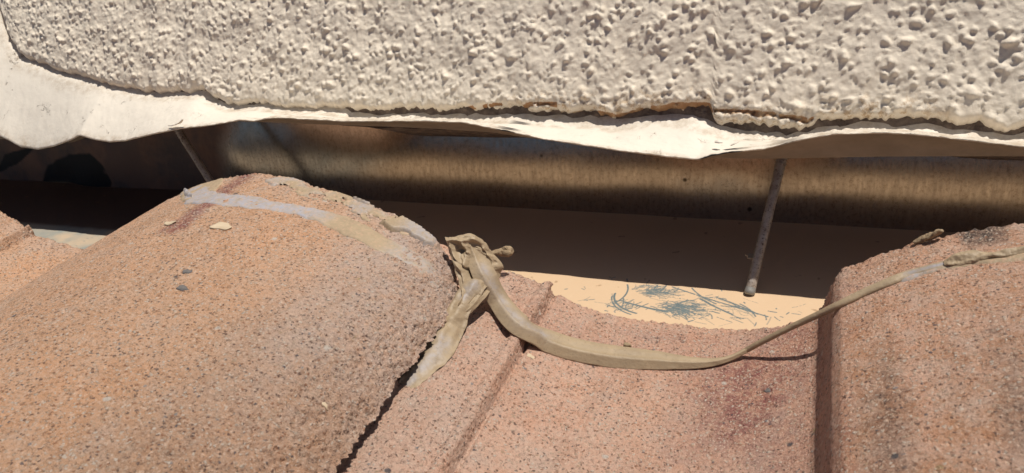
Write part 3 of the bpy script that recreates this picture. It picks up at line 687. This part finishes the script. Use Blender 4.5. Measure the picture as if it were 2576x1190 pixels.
sweep('folded_tail', [aty(1218, 712, -24, 3.5, 3, 0), aty(1190, 728, -28, 7, 4, .2), aty(1160, 772, -34, 7, 4.2, .3), on(1130, 830, 2.6, 8.5, 4.2, .3), on(1100, 880, 2.0, 9.5, 3.4, .2), on(1062, 925, 1.0, 8.5, 1.6, .1), on(1034, 958, .3, 7, .7, 0), on(1018, 972, 0, 5, .3, 0)], clump, sect='ridge', n=360, seed=33, wr=.8, wrs=4, fade=[(.08, .25, .7, .1), (.5, .98, .6, -.1)])

# smears lying on tiles, part of the tile they stick to
def Zc(pts): return [(429.3+.3031*a, 412.2+.3031*b) for a, b in pts]
def smear(name, outline, root, x0, seed, lift=.45, ridge=.3, fadef=None, label=None, step=.4, holes=0., grit=.55):
    P = np.array([hit_tile(a, b, x0) for a, b in outline]); poly = P[:, :2]
    xs = np.arange(poly[:, 0].min()-2, poly[:, 0].max()+2, step); ys = np.arange(poly[:, 1].min()-2, poly[:, 1].max()+2, step)
    X, Y = np.meshgrid(xs, ys); Xw = X+1.1*fbm(X, Y, 4, 4, seed); Yw = Y+1.1*fbm(X, Y, 4, 4, seed+1)
    sd = np.full(X.shape, 1e9); ins = np.zeros(X.shape, bool); n = len(poly)
    for i in range(n):
        a = poly[i]; b = poly[(i+1) % n]; ab = b-a; t = np.clip(((Xw-a[0])*ab[0]+(Yw-a[1])*ab[1])/(ab@ab+1e-9), 0, 1)
        sd = np.minimum(sd, np.hypot(Xw-a[0]-t*ab[0], Yw-a[1]-t*ab[1]))
        c = ((a[1] > Yw) != (b[1] > Yw)) & (Xw < (b[0]-a[0])*(Yw-a[1])/(b[1]-a[1]+1e-12)+a[0]); ins ^= c
    s = np.where(ins, sd, -sd)-holes*np.clip(.25+1.4*fbm(X, Y, 4.5, 4, seed+9), 0, 1)*6
    h = -.5+(lift+.5)*sm(-.2, .9, s)+ridge*fbm(X, Y, 5, 4, seed+4)*sm(0, 2, s)+.12*fbm(X, Y, 1.2, 3, seed+6)*sm(0, 1, s)
    Z = tile_z(X, x0)+h+.15
    ye = endA(X) if x0 < -100 else 0*X
    s = np.where(Y > ye-.4, -9, s)
    F = grid_faces(*X.shape); k = (s.ravel() > -.35)[F].all(1)
    V = np.stack([X, Y, Z], -1).reshape(-1, 3)
    fd = fadef(X, Y) if fadef else 0*X
    F = F[k]; used = np.unique(F); remap = np.zeros(len(V), int); remap[used] = np.arange(len(used))
    o = mesh_obj(name, V[used], remap[F], m_seal, root, attrs={'fade': fd.ravel()[used], 'grit': np.full(len(used), grit)})
    if label: o['label'] = label
    return o
smear('sealant_smear', Zc([(80,240),(400,244),(850,300),(1050,335),(1300,390),(1500,440),(1720,560),(1900,660),(2050,730),(2200,840),(2290,980),(2300,1080),(2270,1090),(2100,930),(1900,810),(1650,690),(1400,580),(1200,480),(900,412),(450,376),(110,335)]), tileA, -TP, 5, lift=.22, ridge=.3, holes=.1, grit=.4, fadef=lambda X, Y: np.clip(1.1*sm(-116, -130, X+3*fbm(X, Y, 8, 3, 6))+.55*sm(-100, -92, X), 0, 1), label='flat tan smear turning lavender grey towards the crest')
smear('sealant_smear', Zc([(770,135),(1000,105),(1350,200),(1500,262),(1750,345),(1950,455),(2250,590),(2200,680),(2090,650),(1900,585),(1700,515),(1500,430),(1300,330),(1100,285),(900,205),(780,185)]), tileA, -TP, 15, lift=.3, ridge=.9, holes=.8, grit=.6, fadef=lambda X, Y: .6*np.clip(.3+2*fbm(X, Y, 9, 3, 77), 0, 1), label='crusty broken tan residue along the cut end')
smear('sealant_smear', Zc([(70,190),(180,110),(470,75),(430,160),(380,235),(230,245),(180,320),(90,320)]), tileA, -TP, 17, lift=.2, ridge=.35, holes=.15, grit=.4, label='thin tan patch left of the crest')
smear('sealant_flap', Zc([(1710,505),(1760,520),(1860,575),(1960,590),(2080,650),(2110,690),(2180,700),(2230,640),(2240,600),(2100,510),(1940,450),(1850,480)]), tileA, -TP, 25, lift=1.5, ridge=.4, holes=0, grit=.15, fadef=lambda X, Y: .7*sm(-101, -94, X), label='lifted grey and tan flap near the end')
smear('sealant_flap', Zc([(1390,210),(1480,245),(1530,310),(1640,355),(1740,350),(1600,280),(1450,215)]), tileA, -TP, 26, lift=1.0, ridge=.3, holes=0, grit=.2, fadef=lambda X, Y: .5+0*X)
smear('sealant_lump', Zc([(110,170),(200,105),(250,120),(215,190),(160,205)]), tileA, -TP, 27, lift=1.1, ridge=.8, fadef=lambda X, Y: .6+0*X, label='small grey brown lump left of the crest')
smear('sealant_lump', Zc([(80,235),(150,240),(210,275),(190,295),(120,280)]), tileA, -TP, 28, lift=1.3, ridge=.3, grit=0, fadef=lambda X, Y: 1+0*X)
smear('sealant_smear', [(2240,710),(2300,682),(2400,660),(2576,632),(2700,615),(2700,650),(2576,655),(2420,672),(2330,688),(2270,710)], tileB, 0, 19, grit=.7, lift=.25, ridge=.25, fadef=lambda X, Y: sm(62, 52, X)*.8, label='thin tan smear across the right hump')
sweep('sealant_ridge', [on(2375, 664, .5, 2, .8), on(2410, 654, .9, 3.6, 1.5), on(2450, 646, .9, 3.8, 1.7), on(2490, 641, .8, 2.4, 1.3), on(2530, 638, .8, 2.2, 1.4), on(2580, 630, .7, 2, 1.3), on(2660, 620, .7, 1.8, 1.2)], tileB, n=200, seed=41, wr=.7, wrs=2.5)

# ------------------------------------------------------------------ debris
def flake(name, label, cat, px, py, w, l, x0, mat, seed, lift=.5, pt=None, curl=.6, ang=0, group=None, th=.5):
    c = hit_tile(px, py, x0, lift) if pt is None else np.array(pt)
    r = np.random.default_rng(seed); n = 26; rings = 6; V = []; 
    for side in (1, -1):
        for k in range(rings):
            for i in range(n):
                a = 2*np.pi*i/n; q = (k+1)/rings if side == 1 else 1-(k/rings)
                rr = q*(1+.12*math.sin(3*a+seed)+.10*math.sin(5*a+seed*2.3)+.45*float(fbm(np.array([i*1.0 if i < n/2 else (n-i)*1.0]), np.array([0.]), 3, 2, seed)))
                u = math.cos(a)*w/2*rr; v = math.sin(a)*l/2*rr
                z = curl*(u*u/(w*w)*4*.5)+side*th*.5*(1 if q < .99 else .4)
                ca, sa = math.cos(ang), math.sin(ang); X = c[0]+u*ca-v*sa; Y = c[1]+u*sa+v*ca
                zz = (tile_z(np.array([X]), x0)[0]+lift if pt is None else c[2])
                V.append((X, Y, zz+z))
    V.append((c[0], c[1], (tile_z(np.array([c[0]]), x0)[0]+lift if pt is None else c[2])+th*.5))
    F = [tuple(f) for f in grid_faces(2*rings, n, wrap=True)]+[(len(V)-1, (i+1) % n, i) for i in range(n)]
    o = mesh_obj(name, V, F, mat, None, base=tuple(c)); tag(o, label, cat, group); o.data.materials[0] = mat
    return o
flake('paint_flake', 'larger cream paint flake lying on the orange barrel below the grey smear', 'flake', 560, 570, 7.0, 4.2, -TP, m_flake, 3, .35)
flake('paint_flake', 'tiny cream paint flake left of the larger one on the orange barrel', 'flake', 428, 562, 4.5, 2.6, -TP, m_flake, 6, .3)
p = hitZ(1884, 645, ZF+14); 
flake('paint_flake', 'small cream flake stuck to the left side of the slanting rod', 'flake', 0, 0, 4.2, 3.2, 0, m_flake, 8, 0, pt=hitY(1890, 645, 52), curl=.8)
flake('stone_chip', 'dark stone chip set in the middle of the orange barrel, upper of two', 'stone chip', 470, 685, 2.8, 2.0, -TP, m_pebble, 13, -.15, curl=-.3, th=1.0)
flake('stone_chip', 'dark stone chip set in the middle of the orange barrel, lower of two', 'stone chip', 457, 726, 3.2, 2.2, -TP, m_pebble, 14, -.15, curl=-.3, th=1.0)
flake('stone_chip', 'dark stone chip on the reddish stain of the pinkish pan', 'stone chip', 1930, 985, 2.0, 1.7, 0, m_pebble, 16, -.1, curl=-.3, th=.9)
def twig(label, pts, seed, w=1.6):
    root = thing('twig', label, 'twig', pts[0][:3]); sweep('stem', pts, root, m_twig, n=90, seed=seed, wr=.5, wrs=1.5); return root
tw = twig('crumbly tan twig sticking out over the channel from the sealant wad', [aty(1236, 636, -6, 1.2, 1, 0), aty(1255, 634, -4, 2.2, 1.8, 0), aty(1272, 633, -3, 3.4, 2.6, 0), aty(1284, 634, -2, 3.2, 2.6, 0), aty(1291, 637, -2, 1.4, 1.2, 0)], 51)
sweep('side_shoot', [aty(1262, 633, -3, 1.2, 1.2, 0), aty(1268, 627, -3, 1.6, 1.6, 0), aty(1274, 623, -3, 1.2, 1.2, 0)], tw, m_twig, n=40, seed=55, wr=.4, wrs=1)
tw2 = twig('curled brown leaf scrap on the far edge of the right hump', [on(2298, 610, .8, 1.0, .8), on(2318, 602, 1.0, 2.0, 1.2), on(2338, 594, 1.4, 3.6, 1.4, .5), on(2358, 585, 2.2, 3.4, 1.2, .9), on(2370, 580, 3.0, 1.0, .8, 1.1)], 57)

sweep('paint_curl', [aty(424, 316, YL+1, .6, .5, 0), aty(438, 314, YL+.5, 1.6, .6, .3), aty(452, 309, YL, 1.8, .6, .7), aty(460, 300, YL, .7, .5, 1.0)], flash, m_apron, n=60, seed=61, wr=.25, wrs=2)
sweep('paint_curl', [aty(1838, 366, YL+4, .5, .4, 0), aty(1848, 361, YL+4, 1.0, .5, .4), aty(1858, 356, YL+5, .5, .4, .8)], flash, m_apron, n=40, seed=62, wr=.2, wrs=2)
sweep('paint_curl', [aty(1798, 357, YL+5, .9, .5, 0), aty(1808, 356, YL+5, 2.0, .9, .2), aty(1818, 358, YL+5, .9, .5, .2)], flash, m_apron, n=40, seed=63, wr=.25, wrs=2)
flake('mortar_crumb', 'small brown crumb on the pinkish pan just above the tan ribbon', 'crumb', 1578, 868, 2.6, 1.8, 0, m_twig, 31, .3, curl=-.6, th=1.1)
flake('mortar_crumb', 'pale crumb on the pinkish pan below the tan ribbon, next to the rib', 'crumb', 1335, 897, 2.4, 1.8, 0, m_flake, 33, .15, curl=-.3, th=.5)
flake('mortar_crumb', 'small ochre crumb near the crumbly right edge of the orange barrel', 'crumb', 818, 1021, 1.5, 1.3, -TP, m_flake, 35, .25, curl=-.5, th=1.0)
